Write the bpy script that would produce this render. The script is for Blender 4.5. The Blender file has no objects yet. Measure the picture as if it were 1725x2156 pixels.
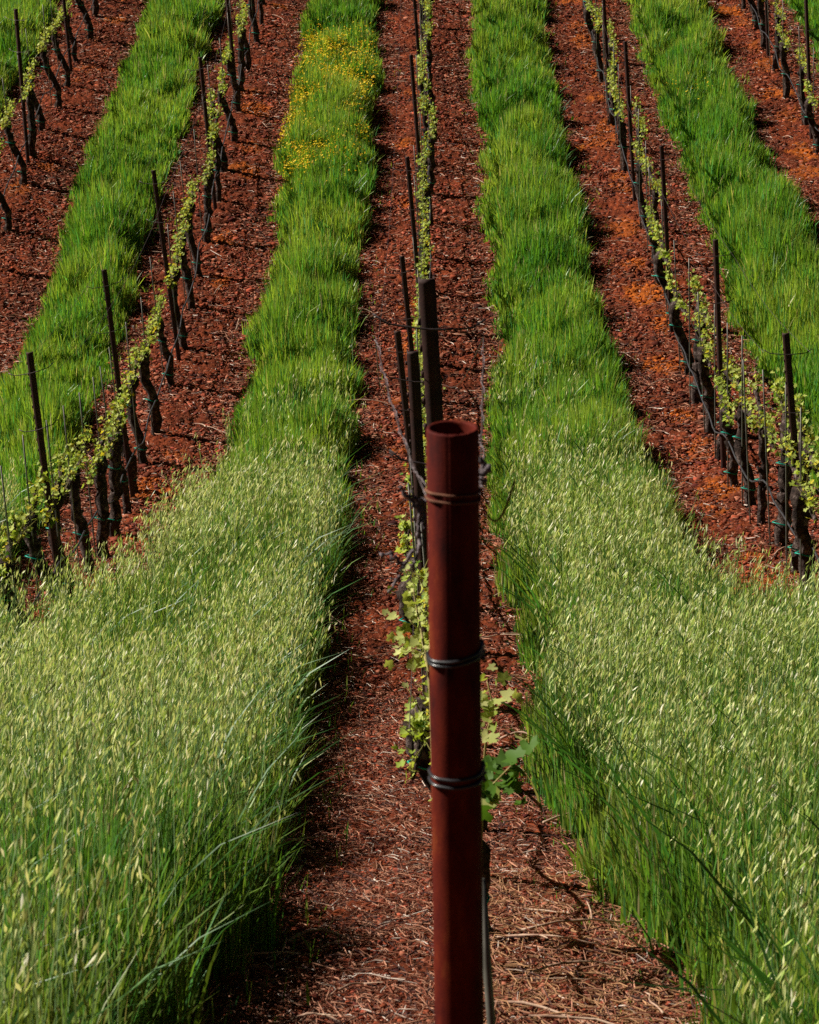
import bpy, math
import numpy as np

rng = np.random.default_rng(11)
R = math.radians
scene = bpy.context.scene
C = scene.collection

# ------------------------------------------------------------------ camera
CAM_H = 9.0
cam_d = bpy.data.cameras.new("camera")
cam = bpy.data.objects.new("camera", cam_d)
C.objects.link(cam)
cam.location = (0.0, 0.0, CAM_H)
cam.rotation_euler = (R(90 - 21.5), 0.0, R(0.205))
cam_d.sensor_fit = 'HORIZONTAL'
cam_d.sensor_width = 36.0
cam_d.lens = 36.0 * 6000.0 / 1725.0
cam_d.clip_start = 0.1
cam_d.clip_end = 3000.0
cam_d.dof.use_dof = True
cam_d.dof.focus_distance = 24.0
cam_d.dof.aperture_fstop = 26.0
scene.camera = cam

# ------------------------------------------------------------------ light
SUN_EL, SUN_BACK = 37.0, 20.0          # elevation, degrees behind the due-left direction
w = bpy.data.worlds.new("World")
scene.world = w
w.use_nodes = True
nt = w.node_tree
bg = nt.nodes['Background']
sky = nt.nodes.new('ShaderNodeTexSky')
sky.sky_type = 'NISHITA'
sky.sun_disc = False
sky.sun_elevation = R(SUN_EL)
sky.sun_rotation = R(360 - (90 - SUN_BACK))
nt.links.new(sky.outputs[0], bg.inputs[0])
sky.air_density = 0.07
sky.dust_density = 0.0
bg.inputs[1].default_value = 0.05
sun_d = bpy.data.lights.new("sun", 'SUN')
sun_d.energy = 5.0
sun_d.angle = R(0.5)
sun_d.color = (1.0, 0.94, 0.84)
sun = bpy.data.objects.new("sun", sun_d)
C.objects.link(sun)
sun.rotation_euler = (R(90 - SUN_EL), 0, R(90 - SUN_BACK) + 0.0)
# lamp looks along -Z; that rotation puts the source towards (-cos b, sin b) in plan
from mathutils import Vector
b_ = R(SUN_BACK)
S = Vector((-math.cos(b_) * math.cos(R(SUN_EL)), math.sin(b_) * math.cos(R(SUN_EL)), math.sin(R(SUN_EL))))
sun.rotation_euler = S.to_track_quat('Z', 'Y').to_euler()
sun.location = S * 60

scene.view_settings.view_transform = 'Standard'
scene.view_settings.look = 'None'
scene.view_settings.exposure = 0.72
scene.view_settings.gamma = 1.0
scene.render.engine = 'CYCLES'
scene.cycles.use_denoising = False
scene.cycles.max_bounces = 6
scene.cycles.diffuse_bounces = 3
scene.cycles.glossy_bounces = 2
scene.cycles.transmission_bounces = 4
scene.cycles.transparent_max_bounces = 4

# ------------------------------------------------------------------ helpers
def hash2(ix, iy, seed):
    h = (ix.astype(np.int64) * 374761393 + iy.astype(np.int64) * 668265263 + seed * 982451653) & 0xFFFFFFFF
    h = ((h ^ (h >> 13)) * 1274126177) & 0xFFFFFFFF
    h = h ^ (h >> 16)
    return (h & 0xFFFF) / 65535.0

def vnoise(x, y, seed=0):
    x = np.asarray(x, float); y = np.asarray(y, float)
    ix = np.floor(x); iy = np.floor(y)
    fx = x - ix; fy = y - iy
    fx = fx * fx * (3 - 2 * fx); fy = fy * fy * (3 - 2 * fy)
    a = hash2(ix, iy, seed); b = hash2(ix + 1, iy, seed)
    c = hash2(ix, iy + 1, seed); d = hash2(ix + 1, iy + 1, seed)
    return (a + (b - a) * fx) * (1 - fy) + (c + (d - c) * fx) * fy

def fbm(x, y, seed=0, o=3):
    s = 0; a = 0.5; t = 0
    for i in range(o):
        s = s + a * vnoise(x * 2 ** i, y * 2 ** i, seed + 17 * i); t += a; a *= 0.5
    return s / t

def sstep(a, b, x):
    t = np.clip((np.asarray(x, float) - a) / (b - a), 0, 1)
    return t * t * (3 - 2 * t)

PY = np.array([-400, -30, -3, 0, 4, 7, 11.66, 14, 16, 18, 20, 22, 24, 26, 28, 30, 34, 40, 60, 120, 400, 900.])
PZ = np.array([30, 8, -0.55, -1.6, -3.12, -4.26, -6.03, -6.78, -7.22, -7.62, -8.1, -8.5, -8.73, -8.87, -8.94, -8.95, -8.9, -8.85, -8.5, -5, 25, 70.])
PM = np.gradient(PZ, PY)
def ground(x, y):
    x = np.asarray(x, float); y = np.asarray(y, float)
    yc = np.clip(y, PY[0], PY[-1])
    i = np.clip(np.searchsorted(PY, yc) - 1, 0, len(PY) - 2)
    h = PY[i + 1] - PY[i]; t = (yc - PY[i]) / h
    z = ((2*t**3 - 3*t**2 + 1) * PZ[i] + (t**3 - 2*t**2 + t) * h * PM[i]
         + (-2*t**3 + 3*t**2) * PZ[i + 1] + (t**3 - t**2) * h * PM[i + 1])
    tilt = 0.07 * sstep(5, 14, y) * (1 - sstep(29, 36, y))
    return z + tilt * np.clip(x, -6, 6) + CAM_H

def gz(x, y):
    return float(ground(np.array([x]), np.array([y]))[0])

ROWD = 2.44
X0 = 0.06
def rowx(k): return X0 + k * ROWD
def fan(y): return 0.158 * np.asarray(y, float) + 1.25

def make_mesh(name, verts, loops, sizes, mat, col=None, smooth=False, normals=None):
    me = bpy.data.meshes.new(name)
    verts = np.asarray(verts, np.float32).reshape(-1, 3)
    loops = np.asarray(loops, np.int32).ravel(); sizes = np.asarray(sizes, np.int32).ravel()
    me.vertices.add(len(verts)); me.vertices.foreach_set('co', verts.ravel())
    me.loops.add(len(loops)); me.loops.foreach_set('vertex_index', loops)
    me.polygons.add(len(sizes))
    st = np.zeros(len(sizes), np.int32); st[1:] = np.cumsum(sizes)[:-1]
    me.polygons.foreach_set('loop_start', st)
    if smooth:
        me.polygons.foreach_set('use_smooth', np.ones(len(sizes), bool))
    if col is not None:
        a = me.attributes.new('Col', 'FLOAT_COLOR', 'POINT')
        c4 = np.ones((len(verts), 4), np.float32); c4[:, :3] = col
        a.data.foreach_set('color', c4.ravel())
    me.update(calc_edges=True)
    if mat is not None:
        me.materials.append(mat)
    return me

def link(name, me, parent=None, loc=(0, 0, 0)):
    o = bpy.data.objects.new(name, me)
    C.objects.link(o)
    o.location = loc
    if parent is not None: o.parent = parent
    return o

def tag(o, label=None, cat=None, group=None, kind=None):
    if label: o['label'] = label
    if cat: o['category'] = cat
    if group: o['group'] = group
    if kind: o['kind'] = kind
    return o

def empty(name, loc, label, cat, group=None):
    o = bpy.data.objects.new(name, None)
    C.objects.link(o)
    o.location = loc
    o.empty_display_size = 0.1
    return tag(o, label, cat, group)

def tube(pts, rad, seg=8, rough=0.0, r=None, flat=False):
    """verts, loops, sizes of a capped tube through pts."""
    r = r or rng
    pts = np.asarray(pts, float); n = len(pts)
    rad = np.broadcast_to(np.asarray(rad, float), (n,))
    tan = np.gradient(pts, axis=0)
    tan /= np.linalg.norm(tan, axis=1)[:, None] + 1e-9
    up = np.array([0.31, 0.17, 0.93]) if abs(tan[0][2]) < 0.8 else np.array([0.9, 0.3, 0.1])
    a = np.cross(tan, up); a /= np.linalg.norm(a, axis=1)[:, None] + 1e-9
    b = np.cross(tan, a)
    th = np.arange(seg) / seg * 2 * np.pi
    rr = rad[:, None] * (1 + rough * (r.random((n, seg)) - 0.5) * 2)
    v = pts[:, None, :] + rr[..., None] * (np.cos(th)[None, :, None] * a[:, None, :] + np.sin(th)[None, :, None] * b[:, None, :])
    v = v.reshape(-1, 3)
    i = np.arange(n - 1)[:, None] * seg; j = np.arange(seg)[None, :]; j2 = (j + 1) % seg
    q = np.stack([i + j, i + j2, i + seg + j2, i + seg + j], -1).reshape(-1, 4)
    loops = list(q.ravel()) + list(range(seg))[::-1] + [(n - 1) * seg + k for k in range(seg)]
    sizes = [4] * len(q) + [seg, seg]
    return v, np.array(loops), np.array(sizes)

class MB:
    def __init__(s): s.v = []; s.l = []; s.s = []; s.c = []; s.n = 0
    def add(s, v, l, z, col=None):
        v = np.asarray(v, float).reshape(-1, 3)
        s.v.append(v); s.l.append(np.asarray(l) + s.n); s.s.append(np.asarray(z))
        if col is not None:
            col = np.asarray(col, float)
            s.c.append(np.broadcast_to(col, (len(v), 3)))
        s.n += len(v)
        return s
    def mesh(s, name, mat, smooth=False):
        return make_mesh(name, np.concatenate(s.v), np.concatenate(s.l), np.concatenate(s.s), mat,
                         np.concatenate(s.c) if s.c else None, smooth)

def box(c, d):
    c = np.array(c, float); d = np.array(d, float) / 2
    v = np.array([[sx, sy, sz] for sz in (-1, 1) for sy in (-1, 1) for sx in (-1, 1)]) * d + c
    f = [0, 2, 3, 1, 4, 5, 7, 6, 0, 1, 5, 4, 2, 6, 7, 3, 0, 4, 6, 2, 1, 3, 7, 5]
    return v, np.array(f), np.array([4] * 6)

# ------------------------------------------------------------------ materials
def mat(name):
    m = bpy.data.materials.new(name); m.use_nodes = True
    n = m.node_tree.nodes; l = m.node_tree.links
    return m, n, l, n['Principled BSDF']

def noise_node(n, scale, detail=4, rough=0.55):
    t = n.new('ShaderNodeTexNoise'); t.inputs['Scale'].default_value = scale
    t.inputs['Detail'].default_value = detail; t.inputs['Roughness'].default_value = rough
    return t

def ramp(n, stops):
    r = n.new('ShaderNodeValToRGB')
    e = r.color_ramp.elements
    while len(e) < len(stops): e.new(0.5)
    for k, (p, c) in enumerate(stops):
        e[k].position = p; e[k].color = (*c, 1)
    return r

def simple_mat(name, stops, scale, rough, bump=0.0, bscale=None, spec=0.3, metal=0.0, dist=0.01):
    m, n, l, p = mat(name)
    tc = n.new('ShaderNodeTexCoord')
    t = noise_node(n, scale); l.new(tc.outputs['Object'], t.inputs['Vector'])
    r = ramp(n, stops); l.new(t.outputs['Fac'], r.inputs[0]); l.new(r.outputs[0], p.inputs['Base Color'])
    p.inputs['Roughness'].default_value = rough
    p.inputs['Specular IOR Level'].default_value = spec
    p.inputs['Metallic'].default_value = metal
    if bump:
        t2 = noise_node(n, bscale or scale * 2, 5, 0.65); l.new(tc.outputs['Object'], t2.inputs['Vector'])
        b = n.new('ShaderNodeBump'); b.inputs['Strength'].default_value = bump; b.inputs['Distance'].default_value = dist
        l.new(t2.outputs['Fac'], b.inputs['Height']); l.new(b.outputs[0], p.inputs['Normal'])
    return m

def leaf_mat(name, trans, rough, spec, tint=(1, 1, 1)):
    """per-blade colour from the Col attribute; front diffuse, light let through from behind"""
    m, n, l, p = mat(name)
    at = n.new('ShaderNodeAttribute'); at.attribute_name = 'Col'
    l.new(at.outputs['Color'], p.inputs['Base Color'])
    p.inputs['Roughness'].default_value = rough
    p.inputs['Specular IOR Level'].default_value = spec
    tr = n.new('ShaderNodeBsdfTranslucent')
    mx = n.new('ShaderNodeMix'); mx.data_type = 'RGBA'; mx.blend_type = 'MULTIPLY'; mx.inputs[0].default_value = 1
    l.new(at.outputs['Color'], mx.inputs[6]); mx.inputs[7].default_value = (*tint, 1)
    l.new(mx.outputs[2], tr.inputs['Color'])
    ms = n.new('ShaderNodeMixShader'); ms.inputs[0].default_value = trans
    l.new(p.outputs[0], ms.inputs[1]); l.new(tr.outputs[0], ms.inputs[2])
    l.new(ms.outputs[0], n['Material Output'].inputs['Surface'])
    return m

M_grass = leaf_mat('grass_blade', 0.42, 0.42, 0.4, (1.05, 1.1, 0.55))
M_oat = leaf_mat('oat_seed', 0.35, 0.45, 0.35, (1.1, 1.05, 0.7))
M_leaf = leaf_mat('vine_leaf', 0.45, 0.55, 0.15, (1.1, 1.1, 0.5))
M_flower = leaf_mat('yellow_petal', 0.3, 0.6, 0.2)
M_clod = leaf_mat('red_soil_clod', 0.0, 0.95, 0.1)
M_litter = leaf_mat('dry_litter', 0.0, 0.8, 0.2)
M_bark = simple_mat('vine_bark', [(0.3, (0.012, 0.008, 0.007)), (0.52, (0.05, 0.032, 0.026)), (0.72, (0.2, 0.15, 0.135))], 22, 0.95, 1.0, 60, 0.15, dist=0.02)
M_cane = simple_mat('dry_cane', [(0.3, (0.24, 0.12, 0.08)), (0.6, (0.5, 0.34, 0.24)), (0.8, (0.62, 0.46, 0.36))], 9, 0.7, 0.3, 40, 0.3)
M_shoot = simple_mat('green_shoot', [(0.3, (0.25, 0.2, 0.06)), (0.7, (0.4, 0.32, 0.12))], 20, 0.6)
M_post = simple_mat('dark_rusty_steel', [(0.3, (0.018, 0.007, 0.006)), (0.6, (0.05, 0.016, 0.011)), (0.8, (0.1, 0.03, 0.016))], 14, 0.75, 0.3, 90, 0.35, dist=0.002)
M_rod = simple_mat('weathered_rod', [(0.3, (0.08, 0.075, 0.06)), (0.7, (0.2, 0.19, 0.16))], 12, 0.55, 0, None, 0.4, 0.3)
M_wire = simple_mat('trellis_wire', [(0.3, (0.04, 0.03, 0.03)), (0.7, (0.12, 0.09, 0.09))], 30, 0.5, 0, None, 0.4, 0.5)
M_hose = simple_mat('black_hose', [(0.3, (0.015, 0.014, 0.016)), (0.7, (0.045, 0.042, 0.048))], 14, 0.5, 0, None, 0.4)
M_cable = simple_mat('black_cable', [(0.3, (0.012, 0.012, 0.014)), (0.7, (0.03, 0.03, 0.034))], 14, 0.32, 0, None, 0.55)
M_rustwire = simple_mat('rusty_wire', [(0.3, (0.09, 0.03, 0.015)), (0.7, (0.2, 0.08, 0.04))], 60, 0.8)
M_tendril = simple_mat('dead_tendril', [(0.3, (0.06, 0.045, 0.048)), (0.7, (0.26, 0.21, 0.22))], 30, 0.75)
M_tie = simple_mat('green_tie', [(0.3, (0.0, 0.2, 0.14)), (0.7, (0.01, 0.36, 0.26))], 30, 0.4)

def pipe_mat():
    m, n, l, p = mat('rusty_pipe')
    tc = n.new('ShaderNodeTexCoord')
    mp = n.new('ShaderNodeMapping'); mp.inputs['Scale'].default_value = (1, 1, 0.35)
    l.new(tc.outputs['Object'], mp.inputs['Vector'])
    a = noise_node(n, 16, 7, 0.68); l.new(mp.outputs[0], a.inputs['Vector'])
    f = noise_node(n, 420, 3, 0.6); l.new(tc.outputs['Object'], f.inputs['Vector'])
    r = ramp(n, [(0.33, (0.022, 0.004, 0.004)), (0.46, (0.08, 0.008, 0.005)), (0.58, (0.13, 0.015, 0.006)), (0.7, (0.2, 0.045, 0.011))])
    l.new(a.outputs['Fac'], r.inputs[0])
    r2 = ramp(n, [(0.3, (0.7, 0.66, 0.66)), (0.7, (1.15, 1.15, 1.15))])
    l.new(f.outputs['Fac'], r2.inputs[0])
    mx = n.new('ShaderNodeMix'); mx.data_type = 'RGBA'; mx.blend_type = 'MULTIPLY'; mx.inputs[0].default_value = 1
    l.new(r.outputs[0], mx.inputs[6]); l.new(r2.outputs[0], mx.inputs[7])
    l.new(mx.outputs[2], p.inputs['Base Color'])
    p.inputs['Roughness'].default_value = 0.75
    p.inputs['Specular IOR Level'].default_value = 0.1
    b = n.new('ShaderNodeBump'); b.inputs['Strength'].default_value = 0.35; b.inputs['Distance'].default_value = 0.001
    l.new(f.outputs['Fac'], b.inputs['Height']); l.new(b.outputs[0], p.inputs['Normal'])
    return m
M_pipe = pipe_mat()

def soil_mat():
    m, n, l, p = mat('red_soil')
    tc = n.new('ShaderNodeTexCoord')
    at = n.new('ShaderNodeAttribute'); at.attribute_name = 'Col'
    big = noise_node(n, 1.3, 4); l.new(tc.outputs['Object'], big.inputs['Vector'])
    fine = noise_node(n, 26, 6, 0.7); l.new(tc.outputs['Object'], fine.inputs['Vector'])
    r1 = ramp(n, [(0.32, (0.05, 0.010, 0.005)), (0.5, (0.14, 0.029, 0.011)), (0.68, (0.26, 0.066, 0.024))])
    l.new(fine.outputs['Fac'], r1.inputs[0])
    r2 = ramp(n, [(0.3, (0.55, 0.6, 0.7)), (0.7, (1.35, 1.25, 1.1))]); l.new(big.outputs['Fac'], r2.inputs[0])
    mx = n.new('ShaderNodeMix'); mx.data_type = 'RGBA'; mx.blend_type = 'MULTIPLY'; mx.inputs[0].default_value = 1
    l.new(r1.outputs[0], mx.inputs[6]); l.new(r2.outputs[0], mx.inputs[7])
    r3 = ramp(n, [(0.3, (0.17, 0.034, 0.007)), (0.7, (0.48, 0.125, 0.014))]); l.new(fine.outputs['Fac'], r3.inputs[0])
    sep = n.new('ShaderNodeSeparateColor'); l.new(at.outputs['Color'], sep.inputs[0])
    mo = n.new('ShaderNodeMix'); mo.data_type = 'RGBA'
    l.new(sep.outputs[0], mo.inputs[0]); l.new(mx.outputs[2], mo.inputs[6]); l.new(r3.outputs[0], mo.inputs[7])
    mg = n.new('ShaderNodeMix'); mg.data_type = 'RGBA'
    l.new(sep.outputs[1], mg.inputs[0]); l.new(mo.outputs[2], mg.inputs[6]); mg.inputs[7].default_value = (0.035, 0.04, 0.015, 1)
    ms = n.new('ShaderNodeMix'); ms.data_type = 'RGBA'
    l.new(sep.outputs[2], ms.inputs[0]); l.new(mg.outputs[2], ms.inputs[6]); ms.inputs[7].default_value = (0.4, 0.2, 0.1, 1)
    l.new(ms.outputs[2], p.inputs['Base Color'])
    p.inputs['Roughness'].default_value = 0.95
    p.inputs['Specular IOR Level'].default_value = 0.08
    bt = noise_node(n, 48, 5, 0.7); l.new(tc.outputs['Object'], bt.inputs['Vector'])
    b = n.new('ShaderNodeBump'); b.inputs['Strength'].default_value = 0.8; b.inputs['Distance'].default_value = 0.02
    l.new(bt.outputs['Fac'], b.inputs['Height']); l.new(b.outputs[0], p.inputs['Normal'])
    return m
M_soil = soil_mat()

# ------------------------------------------------------------------ plan of the vineyard
VINES = {
    0: [7.9, 9.2, 10.5, 11.8, 13.1, 14.4, 15.7, 17.0, 18.3, 19.6, 20.9, 22.3, 23.6, 24.9, 26.2, 27.5, 28.8, 30.1, 31.4, 32.7, 34.0, 35.3, 36.6, 37.9, 39.2, 40.5, 41.8, 43.1, 44.4],
    -1: [16.0, 16.9, 17.8, 18.75, 19.7, 20.6, 21.5, 22.4, 23.4, 24.4, 26.1, 27.35, 28.78, 30.0, 31.17, 32.65, 33.9, 35.2, 36.6, 37.8, 39.0, 40.7, 42.0, 43.3, 44.6],
    1: [15.4, 16.35, 17.3, 18.25, 19.2, 20.1, 21.1, 22.2, 23.2, 24.3, 25.4, 27.1, 28.5, 29.5, 30.84, 32.3, 33.5, 34.8, 36.0, 37.2, 38.4, 39.8, 41.1, 42.4, 43.7, 45.0],
    -2: [30.6, 31.9, 33.5, 34.5, 35.74, 36.91, 38.1, 39.52, 41.03, 42.47, 43.8, 45.1],
    2: [33.1, 34.4, 35.96, 37.45, 39.08, 40.4, 41.7, 43.0, 44.3],
}
POSTS = {  # Y, height, lean of the top in x, base offset in x
    0: [(7.4, 2.17, -0.125, 0.085), (12.2, 2.18, -0.11, 0.02), (17.2, 1.93, -0.2, 0), (22.0, 2.06, -0.2, 0), (26.9, 2.03, -0.18, 0), (31.7, 2.0, -0.16, 0), (36.5, 2.0, -0.16, 0), (41.3, 2.0, -0.16, 0)],
    -1: [(17.6, 1.9, -0.14, 0), (22.26, 2.08, -0.17, 0), (27.02, 2.05, -0.2, 0), (32.4, 1.9, -0.14, 0), (36.8, 2.0, -0.16, 0), (41.4, 2.0, -0.16, 0)],
    1: [(17.02, 1.78, -0.22, 0), (21.95, 2.02, -0.15, 0), (26.91, 1.97, -0.17, 0), (32.14, 1.95, -0.17, 0), (36.7, 2.0, -0.16, 0), (41.5, 2.0, -0.16, 0)],
    -2: [(34.3, 2.0, -0.06, 0), (39.0, 2.0, -0.12, 0), (43.7, 2.0, -0.12, 0)],
    2: [(35.2, 2.0, -0.18, 0), (40.0, 2.0, -0.16, 0)],
}
ROWNAME = {0: 'in the row behind the pipe', -1: 'in the first row left of the pipe', 1: 'in the first row right of the pipe',
           -2: 'in the second row left of the pipe', 2: 'in the second row right of the pipe'}
ORD = ['first', 'second', 'third', 'fourth', 'fifth', 'sixth', 'seventh', 'eighth', 'ninth', 'tenth', 'eleventh', 'twelfth', 'thirteenth', 'fourteenth',
       'fifteenth', 'sixteenth', 'seventeenth', 'eighteenth', 'nineteenth', 'twentieth', 'twenty-first', 'twenty-second', 'twenty-third', 'twenty-fourth',
       'twenty-fifth', 'twenty-sixth', 'twenty-seventh', 'twenty-eighth', 'twenty-ninth', 'thirtieth']

def lane_half(y, k):
    """half width of the bare soil on each side of row k"""
    base = 0.70 - 0.02 * (1 - sstep(12, 22, y))
    if k == -1: base = base * sstep(15.8, 17.4, y)
    if k == 1: base = base * sstep(14.4, 15.6, y)
    if abs(k) >= 2: base = base * sstep(20, 22, y)
    return base

def strip_mask(x, y):
    """signed distance into grass (positive inside), metres"""
    k = np.round((x - X0) / ROWD)
    d = np.abs(x - X0 - k * ROWD)
    half = np.zeros_like(d)
    for kk in np.unique(k):
        s = k == kk
        half[s] = lane_half(y[s], int(kk))
        if kk == 0:
            half[s] -= 0.13 * (x[s] > X0) * sstep(7.5, 11, y[s]) * (1 - sstep(22, 28, y[s]))
    edge = half + 0.3 * (fbm(x * 0 + k * 7.3 + np.sign(x - X0 - k * ROWD) * 3.1, y * 0.9, 5) - 0.5) + 0.14 * (fbm(x * 7, y * 7, 8, 3) - 0.5)
    return d - edge

# ------------------------------------------------------------------ ground
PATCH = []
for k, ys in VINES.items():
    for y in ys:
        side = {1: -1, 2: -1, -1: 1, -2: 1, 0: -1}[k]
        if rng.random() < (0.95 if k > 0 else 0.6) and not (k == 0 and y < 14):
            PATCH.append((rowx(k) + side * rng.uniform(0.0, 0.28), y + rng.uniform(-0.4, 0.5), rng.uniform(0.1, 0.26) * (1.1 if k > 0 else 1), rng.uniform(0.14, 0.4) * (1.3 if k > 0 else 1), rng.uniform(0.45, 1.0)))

def patch_at(x, y):
    out = np.zeros_like(x)
    for (px, py, rx, ry, s) in PATCH:
        q = np.nonzero(np.abs(y - py) < 3 * ry)[0]
        dd = ((x[q] - px) / rx) ** 2 + ((y[q] - py) / ry) ** 2 + 2.8 * (fbm(x[q] * 6, y[q] * 5, 41, 3) - 0.5)
        out[q] = np.maximum(out[q], s * (1 - sstep(0.35, 1.25, dd)))
    return out

def build_ground():
    ud = np.linspace(-1, 1, 540)
    far = np.array([1.03, 1.08, 1.2, 1.5, 2.2, 4, 8, 16, 40, 100])
    u = np.concatenate([-far[::-1], ud, far])
    ys = [3.0]
    while ys[-1] < 47: ys.append(ys[-1] + 0.0062 + 0.00085 * ys[-1])
    ys = np.concatenate([[-400, -150, -60, -25, -10, -4, -1, 0.5, 1.6, 2.4], ys, [47.3, 48, 50, 54, 60, 75, 100, 150, 250, 400, 900]])
    wid = np.maximum(0.158 * np.clip(ys, 3, 60) + 1.2, 1.7)
    X = u[None, :] * wid[:, None]; Y = np.repeat(ys[:, None], len(u), 1)
    Z = ground(X, Y)
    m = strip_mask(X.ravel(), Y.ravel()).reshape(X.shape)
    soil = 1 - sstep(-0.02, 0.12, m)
    inner = (np.abs(X) < wid[:, None] * 1.01) & (Y > 3) & (Y < 47.5)
    # crumbly surface: ridged noise in several sizes
    n1 = fbm(X * 2.2, Y * 2.2, 31, 2) - 0.5
    n2 = np.abs(vnoise(X * 11, Y * 9, 33) - 0.5)
    n3 = np.abs(vnoise(X * 27, Y * 22, 35) - 0.5)
    n4 = vnoise(X * 60, Y * 50, 37) - 0.5
    rough = 0.08 * n1 + soil * (0.4 + 0.7 * sstep(8, 20, Y)) * (0.10 * (0.25 - n2) + 0.085 * (0.25 - n3) + 0.03 * n4) + (1 - soil) * 0.05 * n1
    kk = np.round((X - X0) / ROWD); dx = (X - X0 - kk * ROWD)
    rough += soil * (0.05 * np.exp(-(dx / 0.3) ** 2) - 0.03 * np.exp(-((np.abs(dx) - 0.62) / 0.08) ** 2))
    Z = Z + np.where(inner, rough, 0)
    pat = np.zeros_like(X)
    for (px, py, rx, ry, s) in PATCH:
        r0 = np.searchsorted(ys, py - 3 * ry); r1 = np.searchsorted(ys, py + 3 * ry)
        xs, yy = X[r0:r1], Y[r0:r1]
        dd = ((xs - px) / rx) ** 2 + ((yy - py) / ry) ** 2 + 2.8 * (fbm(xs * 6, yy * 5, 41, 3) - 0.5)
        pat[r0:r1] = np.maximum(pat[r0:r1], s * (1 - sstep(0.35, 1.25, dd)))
    straw = soil * sstep(0.45, 0.7, fbm(X * 9, Y * 7, 51, 4)) * (1 - sstep(7, 10, Y)) * sstep(0.1, 0.4, X - X0) * 0.25
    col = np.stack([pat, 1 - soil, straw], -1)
    ny, nx = X.shape
    i = np.arange(ny - 1)[:, None] * nx + np.arange(nx - 1)[None, :]
    q = np.stack([i, i + 1, i + nx + 1, i + nx], -1).reshape(-1, 4)
    me = make_mesh('ground', np.stack([X, Y, Z], -1).reshape(-1, 3), q.ravel(), np.full(len(q), 4), M_soil, col.reshape(-1, 3), smooth=True)
    o = link('ground', me)
    tag(o, 'rust red crumbly vineyard soil sloping down then levelling out', 'soil', kind='structure')
build_ground()

# ------------------------------------------------------------------ grass
def blades(x, y, z, h, az, bend, wd, col, wang):
    """curved tapering blades: 7 verts, 2 quads and a tip each"""
    n = len(x)
    t = np.array([0.0, 0.4, 0.75, 1.0])
    hx = bend[:, None] * h[:, None] * t ** 1.8
    px = x[:, None] + np.cos(az)[:, None] * hx
    py = y[:, None] + np.sin(az)[:, None] * hx
    pz = z[:, None] + h[:, None] * (t - 0.32 * np.minimum(bend, 1.6)[:, None] * t ** 2.6) - 0.02
    ww = wd[:, None] * np.array([0.75, 1.0, 0.7])
    cx = np.cos(wang)[:, None] * ww / 2; cy = np.sin(wang)[:, None] * ww / 2
    V = np.empty((n, 7, 3), np.float32)
    for s in range(3):
        V[:, 2 * s, 0] = px[:, s] - cx[:, s]; V[:, 2 * s, 1] = py[:, s] - cy[:, s]; V[:, 2 * s, 2] = pz[:, s]
        V[:, 2 * s + 1, 0] = px[:, s] + cx[:, s]; V[:, 2 * s + 1, 1] = py[:, s] + cy[:, s]; V[:, 2 * s + 1, 2] = pz[:, s]
    V[:, 6, 0] = px[:, 3]; V[:, 6, 1] = py[:, 3]; V[:, 6, 2] = pz[:, 3]
    base = np.arange(n)[:, None] * 7
    L = (base + np.array([0, 1, 3, 2, 2, 3, 5, 4, 4, 5, 6])).ravel()
    Sz = np.tile([4, 4, 3], n)
    return V.reshape(-1, 3), L, Sz, np.repeat(col, 7, 0), (px, py, pz)

def oatness(x, y):
    k = np.abs(x - X0)
    y = y + 9 * (fbm(x * 0.9 + 4, y * 0.7, 101, 3) - 0.5)
    a = 1 - sstep(np.where(x > 0, 14.5, 16.0), np.where(x > 0, 24.0, 26.0), y)
    b = 1 - sstep(16.0, 22.0, y)
    return np.where(k < ROWD, a, b)

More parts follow.
